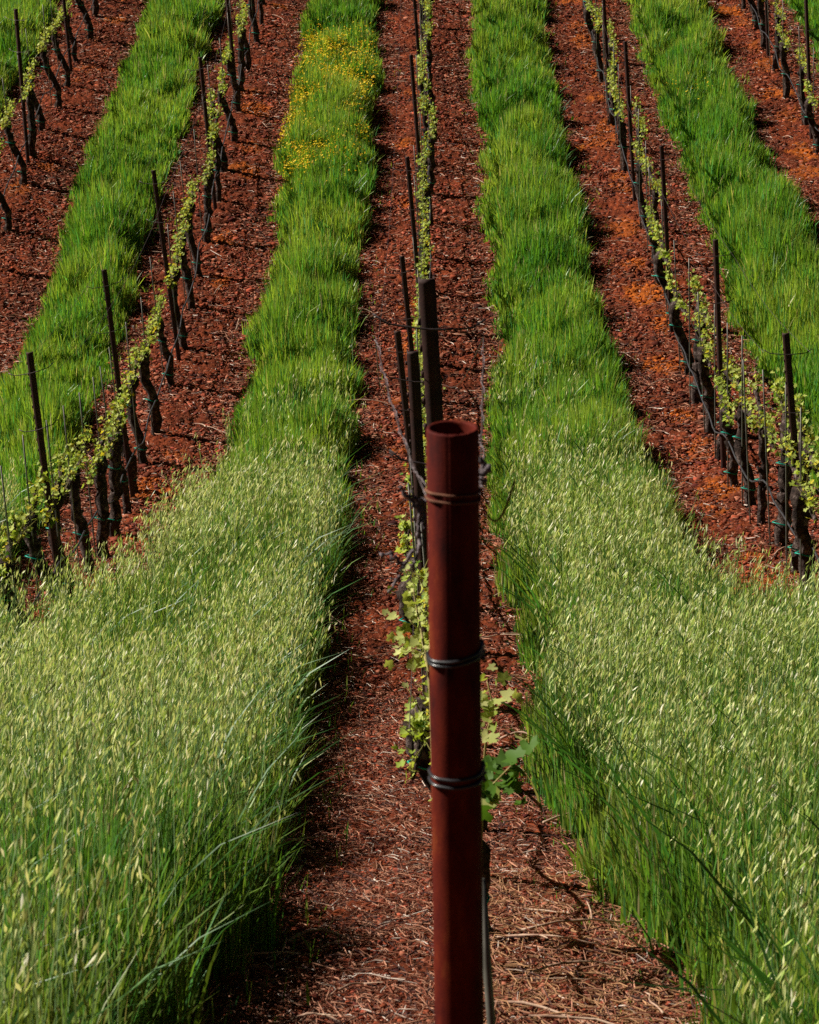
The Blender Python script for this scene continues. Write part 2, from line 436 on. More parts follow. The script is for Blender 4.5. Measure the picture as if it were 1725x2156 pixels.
def build_strip(k0, label):
    xc = rowx(k0 + 0.5)
    mb = MB()
    y1 = 47.0
    # candidates, denser towards the camera
    N = 900000
    y = 4.0 + (y1 - 4.0) * rng.random(N)
    x = xc + (rng.random(N) - 0.5) * ROWD
    keep = (np.abs(x) < fan(y) + 0.1)
    x, y = x[keep], y[keep]
    m = strip_mask(x, y)
    dens = np.where(y < 24, 1.0, 0.8)
    cl = fbm(x * 3.2, y * 2.6, 61, 3)                     # tufts
    p = np.maximum(sstep(-0.1, 0.14, m), 0.012 * (m > -0.3)) * dens * (0.12 + 1.25 * cl ** 1.3)
    keep = rng.random(len(x)) < np.clip(p, 0, 1)
    x, y, m, cl = x[keep], y[keep], m[keep], cl[keep]
    n = len(x)
    z = ground(x, y)
    oat = oatness(x, y)
    tall = 0.3 * fbm(x * 0.6, y * 0.5, 63, 2) + 0.7 * fbm(x * 2.4, y * 2.1, 64, 3)
    edge = sstep(0.0, 0.28, m)
    h = (0.13 + 0.37 * sstep(0.25, 0.78, tall) + 0.1 * cl) * (0.75 + 0.25 * edge)
    h = h * (1 - oat) + oat * (0.40 + 0.2 * tall) * (0.8 + 0.2 * edge)
    h *= 0.4 + 0.9 * rng.random(n)
    h *= 1 + 0.12 * (x < 0) * (1 - sstep(9, 13, y)) * sstep(-1.25, -0.9, x)
    h = np.where(m < -0.03, np.minimum(h * 0.4, 0.16), h)
    side = np.sign(np.round((x - X0) / ROWD) * ROWD + X0 - x)
    shady = side > 0
    h *= np.where(shady, 0.9, 0.5) + np.where(shady, 0.1, 0.5) * sstep(0.0, 0.25, m)
    near0 = (1 - sstep(5.0, 8.5, y)) * (x > 0)
    h *= 1 - 0.25 * near0
    # lean: out of the strip at the edges, combed by the wind elsewhere
    side = np.sign(np.round((x - X0) / ROWD) * ROWD + X0 - x)   # towards the nearest row
    wind = vnoise(x * 0.5, y * 0.45, 67) * 2.2 + 0.3 - (x > X0) * 0.0
    az = wind + rng.normal(0, 1.3, n) + (rng.random(n) < 0.4) * rng.uniform(0, 6.28, n)
    out = (1 - sstep(0.0, 0.25, m)) * (rng.random(n) < 0.55)
    az = np.where(out > 0.25, np.where(side > 0, 0, np.pi) + rng.normal(0, 1.0, n), az)
    bend = np.clip(rng.gamma(1.4, 0.11, n) + 0.08 * out * rng.random(n), 0.01, 1.0)
    lay = (rng.random(n) < 0.05) & (y > 14)
    bend = np.where(lay, bend + 0.35, np.minimum(bend, 0.55)); h = np.where(lay, h * 0.75, h)
    wd = (0.0058 + 0.00016 * y) * rng.uniform(0.5, 1.7, n)
    wang = rng.uniform(0, np.pi, n)
    # some long flag leaves that arch over the crop towards the bare lane
    flag = (rng.random(n) < 0.006) & (oat > 0.4) & (m > 0.15)
    h = np.where(flag, rng.uniform(0.62, 0.92, n), h); bend = np.where(flag, rng.uniform(0.35, 0.8, n), bend)
    az = np.where(flag, np.where(x < 0, 0, np.pi) + rng.normal(0, 0.45, n), az); wd = np.where(flag, wd * 1.25, wd)
    # colour of each blade
    hue = fbm(x * 1.1, y * 1.0, 71, 3)
    g0 = np.array([0.115, 0.27, 0.022]); g1 = np.array([0.34, 0.42, 0.06]); g2 = np.array([0.06, 0.20, 0.05]); dry = np.array([0.5, 0.42, 0.2])
    a = np.clip(hue * 1.6 - 0.35 + rng.normal(0, 0.22, n), 0, 1)[:, None]
    col = g0 * (1 - a) + g1 * a
    bl = (rng.random(n) < 0.22)[:, None]; col = np.where(bl, g2 * rng.uniform(0.8, 1.6, (n, 1)), col)
    dr = (rng.random(n) < 0.035 + 0.05 * oat)[:, None]; col = np.where(dr, dry * rng.uniform(0.7, 1.2, (n, 1)), col)
    col = col * (1 - 0.35 * oat[:, None]) + oat[:, None] * 0.1 * np.array([0.16, 0.28, 0.12])  # blades among the oats darkened: shade of the gaps put into their colour
    col = col * rng.uniform(0.55, 1.6, (n, 1))
    col = np.where(flag[:, None], np.array([[0.05, 0.15, 0.03]]) * rng.uniform(0.7, 1.6, (n, 1)), col)
    V, L, Sz, Cc, _ = blades(x, y, z, h, az, bend, wd, col, wang)
    mb.add(V, L, Sz, Cc)
    o = link('grass_strip', mb.mesh('grass_strip', M_grass))
    tag(o, label, 'grass', kind='stuff')
    return o

LBL = {-3: 'green grass at the top corner beside the second row left of the pipe',
       -2: 'green grass strip between the first and second rows left of the pipe',
       -1: 'green grass strip with yellow blossoms between the pipe row and the first row left',
       0: 'green grass strip between the pipe row and the first row right, no blossoms',
       1: 'green grass strip between the first and second rows right of the pipe',
       2: 'green grass at the top corner beside the second row right of the pipe'}
for k0 in (-3, -2, -1, 0, 1, 2):
    build_strip(k0, LBL[k0])

def build_oats(sgn, label):
    """wild oats on the near slope: tall thin stems that carry drooping pale spikelets"""
    N = 95000
    y = 4.3 + (27 - 4.3) * rng.random(N)
    x = X0 + sgn * rng.random(N) * 6.4
    keep = np.abs(x) < fan(y) + 0.05
    x, y = x[keep], y[keep]
    m = strip_mask(x, y); oat = oatness(x, y)
    cl = fbm(x * 2.0, y * 1.6, 83, 3)
    p = sstep(np.where(x > 0, -0.03, -0.08), np.where(x > 0, 0.25, 0.08), m) * oat ** 1.4 * np.clip(1.6 * cl ** 1.7, 0, 1) * (0.85 - 0.3 * (1 - sstep(9, 15, y)))
    keep = rng.random(len(x)) < p
    x, y, m, oat = x[keep], y[keep], m[keep], oat[keep]
    n = len(x); z = ground(x, y)
    h = (0.62 + 0.26 * fbm(x * 0.8, y * 0.8, 85)) * rng.uniform(0.72, 1.15, n) * (1 - 0.25 * (1 - sstep(5.0, 8.5, y)) * (sgn > 0)) * (1 + 0.2 * (sgn < 0) * (1 - sstep(10, 15, y)))
    az = vnoise(x * 0.4, y * 0.35, 87) * 2.5 + rng.normal(0, 0.8, n)
    az = np.where(sgn > 0, az, az)
    bend = np.clip(rng.gamma(1.6, 0.09, n), 0.01, 0.9)
    wd = (0.0032 + 0.0001 * y) * rng.uniform(0.8, 1.3, n)
    wang = rng.uniform(0, np.pi, n)
    stem = np.array([0.18, 0.3, 0.12]) * rng.uniform(0.6, 1.3, (n, 1)) + rng.uniform(0, 0.06, (n, 1)) * np.array([1, .9, .5])
    mb = MB()
    V, L, Sz, Cc, (px, py, pz) = blades(x, y, z, h, az, bend, wd, stem, wang)
    mb.add(V, L, Sz, Cc)
    # spikelets
    K = 10
    ii = np.repeat(np.arange(n), K)
    ii = ii[rng.random(len(ii)) < 0.82]
    t = rng.uniform(0.62, 1.02, len(ii))
    f = np.clip((t - 0.4) / 0.6, 0, 1)
    def lerp(P): return np.where(t < 0.75, P[ii, 1] + (P[ii, 2] - P[ii, 1]) * (t - 0.4) / 0.35, P[ii, 2] + (P[ii, 3] - P[ii, 2]) * (t - 0.75) / 0.25)
    cx, cy, cz = lerp(px), lerp(py), lerp(pz)
    sp = rng.uniform(0.005, 0.075, len(ii)) * (1.25 - f); sa = rng.uniform(0, 6.28, len(ii))
    cx = cx + np.cos(sa) * sp; cy = cy + np.sin(sa) * sp; cz = cz + rng.uniform(-0.04, 0.015, len(ii))
    ln = rng.uniform(0.024, 0.055, len(ii)) * (0.9 + 0.35 * sstep(8, 18, y[ii])); wd = rng.uniform(0.005, 0.0105, len(ii)) * (0.9 + 0.35 * sstep(8, 18, y[ii]))
    # hanging direction, mostly down with a common slant
    dvec = np.stack([0.24 + rng.normal(0, 0.3, len(ii)), rng.normal(0, 0.3, len(ii)), np.full(len(ii), -1.0)], -1)
    dvec[:, 0] *= -1
    dvec /= np.linalg.norm(dvec, axis=1)[:, None]
    r = rng.normal(0, 1, (len(ii), 3)); s = np.cross(dvec, r); s /= np.linalg.norm(s, axis=1)[:, None]
    c = np.stack([cx, cy, cz], -1)
    nrm = np.cross(dvec, s)
    V = np.stack([c, c + dvec * (ln * 0.4)[:, None] + s * (wd / 2)[:, None] + nrm * (wd * 0.2)[:, None], c + dvec * ln[:, None],
                  c + dvec * (ln * 0.4)[:, None] - s * (wd / 2)[:, None] + nrm * (wd * 0.2)[:, None]], 1)
    q = np.arange(len(ii))[:, None] * 4
    L = (q + np.array([0, 1, 2, 0, 2, 3])).ravel()
    a = rng.random((len(ii), 1))
    a = a ** 1.3
    col = np.array([0.36, 0.52, 0.09]) * (1 - a) + np.array([0.86, 0.84, 0.42]) * a
    col = col * rng.uniform(0.5, 1.2, (len(ii), 1))
    col = np.where(rng.random((len(ii), 1)) < 0.09, np.array([[0.92, 0.9, 0.66]]), col)  # a few spikelets near white: sun sparkle painted into the colour
    mb.add(V.reshape(-1, 3), L, np.full(len(ii) * 2, 3), np.repeat(col, 4, 0))
    o = link('wild_oats', mb.mesh('wild_oats', M_oat))
    tag(o, label, 'oats', kind='stuff')
build_oats(-1, 'tall pale wild oats in seed on the near slope left of the pipe')
build_oats(1, 'tall pale wild oats in seed on the near slope right of the pipe')

def build_flowers():
    N = 24000
    x = rowx(-0.5) + rng.normal(0, 0.5, N)
    y = rng.uniform(31.5, 42, N)
    d = np.exp(-((y - 36.0) / 1.8) ** 2) + 0.3 * np.exp(-((y - 39.4) / 0.8) ** 2) + 0.3 * np.exp(-((y - 33.0) / 0.7) ** 2) * (x < rowx(-0.5) - 0.15)
    p = d * sstep(0.2, 0.55, fbm(x * 2.6, y * 1.7, 91, 3)) * sstep(-0.03, 0.08, strip_mask(x, y))
    k = rng.random(N) < p * 2.2
    x, y = x[k], y[k]
    xe = rowx(1.5) + rng.uniform(-0.45, 0.1, 60); ye = 36.8 + rng.normal(0, 0.5, 60)
    x = np.concatenate([x, xe]); y = np.concatenate([y, ye]); n = len(x)
    z = ground(x, y) + (0.28 + 0.2 * fbm(x * 0.8, y * 0.75, 63, 2)) * rng.uniform(0.8, 1.2, n)
    mb = MB()
    P = 5
    r = rng.uniform(0.006, 0.015, n)
    tilt = rng.normal(0, 0.5, (n, 2))
    th = np.linspace(0, 2 * np.pi, 2 * P, endpoint=False)
    rr = np.where(np.arange(2 * P) % 2 == 0, 1.0, 0.55)
    ox = np.cos(th)[None, :] * rr * r[:, None]; oy = np.sin(th)[None, :] * rr * r[:, None]
    oz = ox * tilt[:, :1] + oy * tilt[:, 1:] + 0.25 * r[:, None] * rr
    V = np.empty((n, 2 * P + 1, 3))
    V[:, 0] = np.stack([x, y, z], -1)
    V[:, 1:, 0] = x[:, None] + ox; V[:, 1:, 1] = y[:, None] + oy; V[:, 1:, 2] = z[:, None] + oz
    tri = np.array([[0, 1 + j, 1 + (j + 1) % (2 * P)] for j in range(2 * P)]).ravel()
    L = (np.arange(n)[:, None] * (2 * P + 1) + tri).ravel()
    col = np.where(rng.random((n, 1)) < 0.25, np.array([[0.85, 0.45, 0.01]]), np.array([[0.88, 0.62, 0.015]]))
    mb.add(V.reshape(-1, 3), L, np.full(n * 2 * P, 3), np.repeat(col, 2 * P + 1, 0))
    o = link('wildflowers', mb.mesh('wildflowers', M_flower))
    tag(o, 'tiny yellow wildflowers scattered over the grass strip beyond the pipe', 'flowers', kind='stuff')
build_flowers()

# ------------------------------------------------------------------ clods and litter
def lane_points(N, y0=4.2, y1=46.5, pw=1.0):
    y = y0 + (y1 - y0) * rng.random(N) ** pw
    x = (rng.random(N) * 2 - 1) * (fan(y) + 0.1)
    m = strip_mask(x, y)
    k = (m < 0.04)
    return x[k], y[k], m[k]

ICO = None
def mound(x):
    dx = x - X0 - np.round((x - X0) / ROWD) * ROWD
    return 0.05 * np.exp(-(dx / 0.3) ** 2)
def build_clods():
    global ICO
    t = (1 + 5 ** 0.5) / 2
    iv = np.array([[-1, t, 0], [1, t, 0], [-1, -t, 0], [1, -t, 0], [0, -1, t], [0, 1, t], [0, -1, -t], [0, 1, -t], [t, 0, -1], [t, 0, 1], [-t, 0, -1], [-t, 0, 1]]) / math.sqrt(1 + t * t)
    it = np.array([0,11,5,0,5,1,0,1,7,0,7,10,0,10,11,1,5,9,5,11,4,11,10,2,10,7,6,7,1,8,3,9,4,3,4,2,3,2,6,3,6,8,3,8,9,4,9,5,2,4,11,6,2,10,8,6,7,9,8,1])
    x, y, m = lane_points(520000, pw=1.2)
    n = len(x)
    s = np.clip(rng.gamma(1.5, 0.0056, n) + 0.003, 0.003, 0.036)
    s = s * (0.42 + 0.58 * sstep(9, 24, y))
    z = ground(x, y) + rng.uniform(-0.01, 0.022, n) + 0.012 + 0.012 * sstep(9, 26, y) + mound(x)
    jit = rng.uniform(0.35, 1.45, (n, 12, 1))
    sc = np.stack([s * rng.uniform(0.8, 1.7, n), s * rng.uniform(0.8, 1.5, n), s * rng.uniform(0.3, 0.8, n)], -1)
    a = rng.uniform(0, 6.28, n)
    P = iv[None] * jit * sc[:, None, :]
    V = np.empty_like(P)
    V[..., 0] = P[..., 0] * np.cos(a)[:, None] - P[..., 1] * np.sin(a)[:, None] + x[:, None]
    V[..., 1] = P[..., 0] * np.sin(a)[:, None] + P[..., 1] * np.cos(a)[:, None] + y[:, None]
    V[..., 2] = P[..., 2] + z[:, None]
    c = np.array([0.15, 0.031, 0.014]) * rng.uniform(0.35, 1.8, (n, 1)) + rng.uniform(0, 0.008, (n, 3))
    c = c * (0.6 + 0.8 * sstep(0.3, 0.7, fbm(x * 1.4, y * 1.1, 111, 3)))[:, None]
    lt = (rng.random(n) < 0.16)[:, None]
    c = np.where(lt, np.array([[0.27, 0.095, 0.055]]) * rng.uniform(0.7, 1.4, (n, 1)), c)
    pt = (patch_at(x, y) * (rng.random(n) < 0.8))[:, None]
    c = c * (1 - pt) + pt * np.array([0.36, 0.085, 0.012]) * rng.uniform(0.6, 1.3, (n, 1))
    mb = MB().add(V.reshape(-1, 3), (np.arange(n)[:, None] * 12 + it).ravel(), np.full(n * 20, 3), np.repeat(c, 12, 0))
    o = link('soil_clods', mb.mesh('soil_clods', M_clod))
    tag(o, 'loose red soil crumbs covering the bare lanes under the vines', 'soil', kind='stuff')
build_clods()

def build_litter():
    x, y, m = lane_points(520000, pw=1.3)
    k = rng.random(len(x)) < np.clip(0.4 + 0.8 * sstep(-0.45, -0.02, m) + 0.6 * (y < 15), 0, 1) * (0.3 + fbm(x * 2, y * 2, 95))
    x, y = x[k], y[k]
    n = len(x)
    z = ground(x, y) + rng.uniform(0.012, 0.04, n) + 0.015 * sstep(9, 26, y) + mound(x)
    ln = np.clip(rng.gamma(2.0, 0.022, n), 0.012, 0.2); wd = rng.uniform(0.002, 0.006, n) * (1 + 0.9 * sstep(10, 24, y))
    a = rng.normal(0, 0.9, n) + (rng.random(n) < 0.3) * 1.57
    dz = rng.normal(0, 0.14, n) * ln; bow = rng.normal(0, 0.18, n) * ln
    d = np.stack([np.cos(a), np.sin(a)], -1); p = np.stack([-d[:, 1], d[:, 0]], -1)
    V = np.empty((n, 9, 3))
    for s, tt in enumerate((-0.5, 0.0, 0.5)):
        cx = x + d[:, 0] * ln * tt + p[:, 0] * bow * (1 - abs(tt) * 2); cy = y + d[:, 1] * ln * tt + p[:, 1] * bow * (1 - abs(tt) * 2); cz = z + dz * tt
        ww = wd * (1.0 if tt == 0 else 0.6)
        for q, (ou, oz) in enumerate(((-0.5, 0), (0.5, 0), (0, 0.8))):
            V[:, s * 3 + q, 0] = cx + p[:, 0] * ou * ww; V[:, s * 3 + q, 1] = cy + p[:, 1] * ou * ww; V[:, s * 3 + q, 2] = cz + oz * ww
    fq = np.array([1, 4, 5, 2, 0, 2, 5, 3, 4, 7, 8, 5, 3, 5, 8, 6, 0, 3, 4, 1, 3, 6, 7, 4])
    L = (np.arange(n)[:, None] * 9 + fq).ravel()
    t = rng.random((n, 1))
    c = np.where(t < 0.4, np.array([[0.42, 0.2, 0.125]]), np.where(t < 0.75, np.array([[0.24, 0.075, 0.04]]), np.array([[0.075, 0.035, 0.03]])))
    c = np.where(rng.random((n, 1)) < 0.06, np.array([[0.62, 0.5, 0.42]]), c) * rng.uniform(0.7, 1.25, (n, 1))
    st = ((y < 9.5) & (x > 0.15) & (rng.random(n) < 0.4))[:, None]
    c = np.where(st, np.array([[0.45, 0.24, 0.12]]) * rng.uniform(0.6, 1.2, (n, 1)), c)
    mb = MB().add(V.reshape(-1, 3), L, np.full(n * 6, 4), np.repeat(c, 9, 0))
    o = link('dry_litter', mb.mesh('dry_litter', M_litter))
    tag(o, 'straw and dry leaf bits strewn over the bare red soil', 'plant litter', kind='stuff')
build_litter()

# ------------------------------------------------------------------ pruned canes
def cane_mesh(i):
    r = np.random.default_rng(300 + i)
    L = r.uniform(0.3, 0.75); n = 9
    t = np.linspace(0, 1, n)
    ang = np.cumsum(r.normal(0, 0.16, n)) + r.uniform(-0.5, 0.5) * t
    px = np.cumsum(np.cos(ang)) * L / n; py = np.cumsum(np.sin(ang)) * L / n
    pz = 0.012 + 0.05 * r.random() * np.sin(t * np.pi * r.uniform(0.6, 1.6)) + 0.006 * r.random(n)
    P = np.stack([px - px.mean(), py, pz], -1)
    rad = np.linspace(0.0058, 0.0028, n) * r.uniform(0.8, 1.2) * (1 + 0.25 * (np.arange(n) % 3 == 0))
    mb = MB(); mb.add(*tube(P, rad, 6, 0.12, r))
    if r.random() < 0.6:
        j = r.integers(3, 6); s = r.choice([-1, 1]); q = ang[j] + s * r.uniform(0.4, 0.9)
        tt = np.linspace(0, 1, 5)[:, None]
        Q = P[j] + tt * np.array([np.cos(q), np.sin(q), 0.12]) * L * 0.35 + tt ** 2 * np.array([0, s * 0.03, 0])
        mb.add(*tube(Q, np.linspace(0.004, 0.002, 5), 5, 0.1, r))
    return mb.mesh('pruned_cane', M_cane, True)
CANES = [cane_mesh(i) for i in range(12)]
LANE_CANE = {0: 'pale dry pruned cane lying on red soil beside the row behind the pipe', -1: 'pale dry pruned cane lying on red soil of the first row left',
             1: 'pale dry pruned cane lying on red soil of the first row right', -2: 'pale dry pruned cane lying on red soil of the second row left',
             2: 'pale dry pruned cane lying on red soil of the second row right'}
LANE_GROUP = {0: 'canes beside the row behind the pipe', -1: 'canes of the first row left', 1: 'canes of the first row right', -2: 'canes of the second row left', 2: 'canes of the second row right'}
def place_cane(x, y, a, sc, i, tilt=0.0):
    k = int(round((x - X0) / ROWD))
    o = link('pruned_cane', CANES[i % len(CANES)], None, (x, y, gz(x, y) + 0.035))
    sl = math.atan((gz(x, y + 0.2) - gz(x, y - 0.2)) / 0.4)
    from mathutils import Euler, Matrix
    m = Matrix.Rotation(sl, 3, 'X') @ Matrix.Rotation(a, 3, 'Z') @ Matrix.Rotation(tilt, 3, 'Y')
    o.rotation_euler = m.to_euler()
    o.scale = (sc, sc, sc)
    tag(o, LANE_CANE[k], 'cane', LANE_GROUP[k])
cnt = 0
while cnt < 170:
    y = 5.0 + 41 * rng.random(); x = (rng.random() * 2 - 1) * (float(fan(y)) - 0.9)
    m = strip_mask(np.array([x]), np.array([y]))[0]
    k = int(round((x - X0) / ROWD))
    if m > 0.02: continue
    if abs(k) > 2 or (m < -0.35 and rng.random() < 0.5): continue
    place_cane(x, y, rng.normal(0, 0.7) + (rng.random() < 0.3) * 1.4, rng.uniform(0.55, 1.1) * (0.7 if y < 10 else 1), int(rng.integers(0, 12)), rng.normal(0, 0.05))
    cnt += 1
for (x, y, a, s, i) in [(0.33, 6.75, -0.05, 0.9, 0), (0.42, 6.6, 0.12, 1.0, 3), (0.3, 7.1, 0.2, 0.8, 5), (0.48, 7.25, 0.35, 0.7, 7), (0.4, 7.8, -0.15, 0.8, 2),
                        (0.55, 8.1, 0.6, 1.0, 8), (0.36, 8.5, -0.3, 0.7, 4), (-0.2, 7.0, 0.9, 0.6, 6), (-0.3, 7.9, 0.7, 0.9, 9), (-0.12, 6.5, 0.3, 0.5, 1)]:
    place_cane(x, y, a, s, i)

# ------------------------------------------------------------------ vines
def leaf_shape(r, size):
    """five-lobed young vine leaf, slightly cupped"""
    ang = np.radians([-150, -118, -88, -62, -38, -16, 0, 16, 38, 62, 88, 118, 150])
    rad = np.array([0.55, 0.72, 0.55, 0.86, 0.6, 0.8, 1.0, 0.8, 0.6, 0.86, 0.55, 0.72, 0.55]) * r.uniform(0.92, 1.08, 13)
    cup = r.uniform(0.1, 0.85)
    v = np.stack([np.cos(ang) * rad, np.sin(ang) * rad, cup * rad ** 2 * (0.4 + 0.6 * np.abs(np.sin(ang)))], -1)
    v = np.concatenate([[[0, 0, 0]], v]) * size
    f = np.array([[0, 1 + j, 2 + j] for j in range(12)]).ravel()
    return v, f

def rand_rot(r, updir, spread):
    d = np.array(updir) + r.normal(0, spread, 3); d /= np.linalg.norm(d)
    h = r.normal(0, 1, 3); a = np.cross(d, h); a /= np.linalg.norm(a); b = np.cross(d, a)
    return np.stack([a, b, d])

def foliage_mesh(r, paths, nshoot, leafsize, hgt):
    mb = MB()
    cen = [0.04, 0.2, 0.42, 0.63, 0.86, 1.0]
    for _ in range(nshoot):
        P = paths[r.integers(0, len(paths))]
        t = float(np.clip(cen[r.integers(0, len(cen))] + r.normal(0, 0.06), 0, 1))
        j = t * (len(P) - 1); i = min(int(j), len(P) - 2)
        base = P[i] + (P[i + 1] - P[i]) * (j - i)
        L = hgt * r.uniform(0.35, 1.0)
        d = np.array([r.normal(0, 0.3), r.normal(0, 0.35), 1.0]); d /= np.linalg.norm(d)
        tt = np.linspace(0, 1, 4)[:, None]
        S = base + tt * d * L + tt ** 2 * np.array([r.normal(0, 0.03), r.normal(0, 0.03), 0])
        v, l, s = tube(S, np.linspace(0.0035, 0.0015, 4), 4, 0, r)
        mb.add(v, l, s, (0.3, 0.27, 0.08))
        for q in range(int(r.integers(4, 8))):
            f = r.uniform(0.1, 1.05)
            c = base + d * L * f + r.normal(0, 0.022, 3)
            v, fi = leaf_shape(r, leafsize * r.uniform(0.5, 1.15) * (1.15 - 0.35 * f))
            v = v @ rand_rot(r, (-0.25, -0.15, 0.75), 0.65) + c
            pale = r.random()
            col = np.array([0.27, 0.37, 0.04]) * (1 - pale) + np.array([0.58, 0.63, 0.17]) * pale
            if r.random() < 0.12: col = np.array([0.6, 0.5, 0.05])
            if r.random() < 0.08: col = np.array([0.1, 0.22, 0.03])
            mb.add(v, fi, np.full(12, 3), col * r.uniform(0.8, 1.15))
    return mb.mesh('foliage', M_leaf)

def vine_proto(i, big=False):
    r = np.random.default_rng(500 + i)
    H = r.uniform(0.82, 0.95)
    n = 15
    t = np.linspace(0, 1, n)
    lean = r.uniform(-0.12, -0.03)
    wob = np.cumsum(r.normal(0, 0.013, (n, 2)), axis=0)
    if i % 4 == 2: wob[:, 0] += 0.06 * np.sin(t * 5.5)
    P = np.stack([lean * t + wob[:, 0], wob[:, 1] + r.normal(0, 0.05) * t, H * t - 0.03], -1)
    rad = 0.038 * r.uniform(0.8, 1.25) * (1 + 0.45 * np.exp(-t / 0.07) - 0.1 * t + 0.35 * np.exp(-((t - 0.95) / 0.08) ** 2)) * r.uniform(0.88, 1.14, n)
    mb = MB(); mb.add(*tube(P, rad, 10, 0.27, r))
    head = P[-1]
    for _ in range(3):                                   # knobs of old wood on the head and trunk
        tt = int(r.integers(6, n - 1)); a = r.uniform(0, 6.28)
        q = P[tt] + np.array([np.cos(a), np.sin(a), 0.3]) * 0.035
        mb.add(*tube(np.stack([P[tt], q, q + np.array([np.cos(a) * .02, np.sin(a) * .02, .03])]), [0.022, 0.02, 0.01], 6, 0.2, r))
    trunk = mb.mesh('trunk', M_bark, True)
    arms = []; mb = MB()
    for sgn in (1, -1):
        L = r.uniform(0.5, 0.66); k = 7
        u = np.linspace(0, 1, k)
        A = np.stack([head[0] + r.normal(0, 0.008, k) + u * 0.0, head[1] + sgn * u * L, head[2] - 0.04 + 0.06 * np.sin(np.minimum(u * 3, 1.57)) + r.normal(0, 0.008, k)], -1)
        arms.append(A)
        mb.add(*tube(A, np.linspace(0.024, 0.011, k) * r.uniform(0.85, 1.2, k), 7, 0.22, r))
        for u0 in (0.25, 0.5, 0.72, 0.92):               # spurs
            b = A[int(u0 * (k - 1))]
            mb.add(*tube(np.stack([b, b + [r.normal(0, .012), r.normal(0, .012), .045]]), [0.008, 0.006], 5, 0.2, r))
    cordon = mb.mesh('cordon', M_bark, True)
    fol = foliage_mesh(r, arms, int(r.integers(26, 38)), 0.027, 0.145)
    # green tape round trunk and stake
    tie = []
    for h in ([0.55] if i % 2 else [0.3, 0.72]):
        j = int(h * (n - 1)); c = P[j]
        th = np.linspace(0, 2 * np.pi, 13)
        rr = rad[j] + 0.006
        ring = np.stack([c[0] - 0.012 + np.cos(th) * (rr + 0.012), c[1] + np.sin(th) * rr, np.full(13, c[2]) + 0.008 * np.sin(th * 2)], -1)
        tail = np.stack([ring[12] + [-0.004, -0.006, -0.004], ring[12] + [-0.02, -0.01, -0.012], ring[12] + [-0.03, -0.01, -0.04]])
        mb = MB(); mb.add(*tube(np.concatenate([ring, tail]), 0.0045, 5)); tie.append(mb.mesh('tie', M_tie, True))
    return trunk, cordon, fol, tie, head, lean, H

PROTO = [vine_proto(i) for i in range(9)]
M_stake_meshes = []
def stake_mesh(i):
    r = np.random.default_rng(700 + i)
    Hs = 1.35 + 0.1 * r.random(); ln = r.uniform(-0.13, -0.06)
    P = np.stack([np.linspace(0, ln, 6), np.linspace(0, r.normal(0, 0.02), 6), np.linspace(-0.05, Hs, 6)], -1)
    mb = MB(); mb.add(*tube(P, 0.0055, 7))
    return mb.mesh('vine_stake', M_rod, True)
STAKES = [stake_mesh(i) for i in range(5)]
def vine_desc(i):
    return ['gnarled leafing vine', 'dark leafing vine', 'knobbly leafing vine', 'twisted leafing vine', 'stout leafing vine', 'slim leafing vine', 'rough leafing vine', 'bent leafing vine', 'old leafing vine'][i]
for k, ys in VINES.items():
    for j, y in enumerate(ys):
        i = int(rng.integers(0, 9))
        tr, co, fo, ti, head, lean, H = PROTO[i]
        x = rowx(k) + rng.normal(0, 0.02)
        ox = (0.12 if y < 12 else 0.05) if k == 0 else 0.0
        v = empty('grapevine', (x + ox, y, gz(x, y)), 'leafing grapevine, %s from the front, %s' % (ORD[j], ROWNAME[k]), 'grapevine', 'grapevines on the trellis')
        s = rng.uniform(0.94, 1.06)
        v.scale = (s, s, s)
        if rng.random() < 0.5: v.rotation_euler = (0, 0, rng.normal(0, 0.06))
        for nm, me in [('trunk', tr), ('cordon', co), ('foliage', fo)] + [('tie', q) for q in ti]:
            link(nm, me, v)
        sx = x + ox - 0.05 * (1 if k >= 0 else 0.9) + rng.normal(0, 0.01)
        st = link('vine_stake', STAKES[int(rng.integers(0, 5))], None, (sx, y - 0.04 + rng.normal(0, 0.02), gz(sx, y)))
        tag(st, 'thin metal stake at the %s vine, %s' % (ORD[j], ROWNAME[k]), 'stake', 'thin stakes beside the vines')

# ------------------------------------------------------------------ posts
ROT = {}
def post_mesh(i, H):
    """rolled steel section: face plate, folded sides and a row of teeth along one edge"""
    w, dpt, th = 0.042, 0.026, 0.0045
    mb = MB()
    prof = np.array([(-w/2, 0), (w/2, 0), (w/2, dpt), (w/2 - th, dpt), (w/2 - th, th), (-w/2 + th, th), (-w/2 + th, dpt), (-w/2, dpt)])
    n = len(prof)
    zs = [-0.05, H - 0.012, H]
    V = np.array([[px * (1 if q < 2 else 0.94), py, z] for q, z in enumerate(zs) for (px, py) in prof])
    loops = []; sz = []
    for a in range(2):
        for b in range(n):
            b2 = (b + 1) % n
            loops += [a * n + b, a * n + b2, (a + 1) * n + b2, (a + 1) * n + b]; sz.append(4)
    t0 = 2 * n
    for quad in ([0, 1, 4, 5], [1, 2, 3, 4], [0, 5, 6, 7]):
        loops += [t0 + q for q in quad]; sz.append(4)
    mb.add(V, np.array(loops), np.array(sz))
    z = 0.25
    while z < H - 0.05:
        mb.add(*box((-w/2 - 0.0035, 0.008, z), (0.007, 0.006, 0.018)))
        z += 0.075
    return mb.mesh('body', M_post)

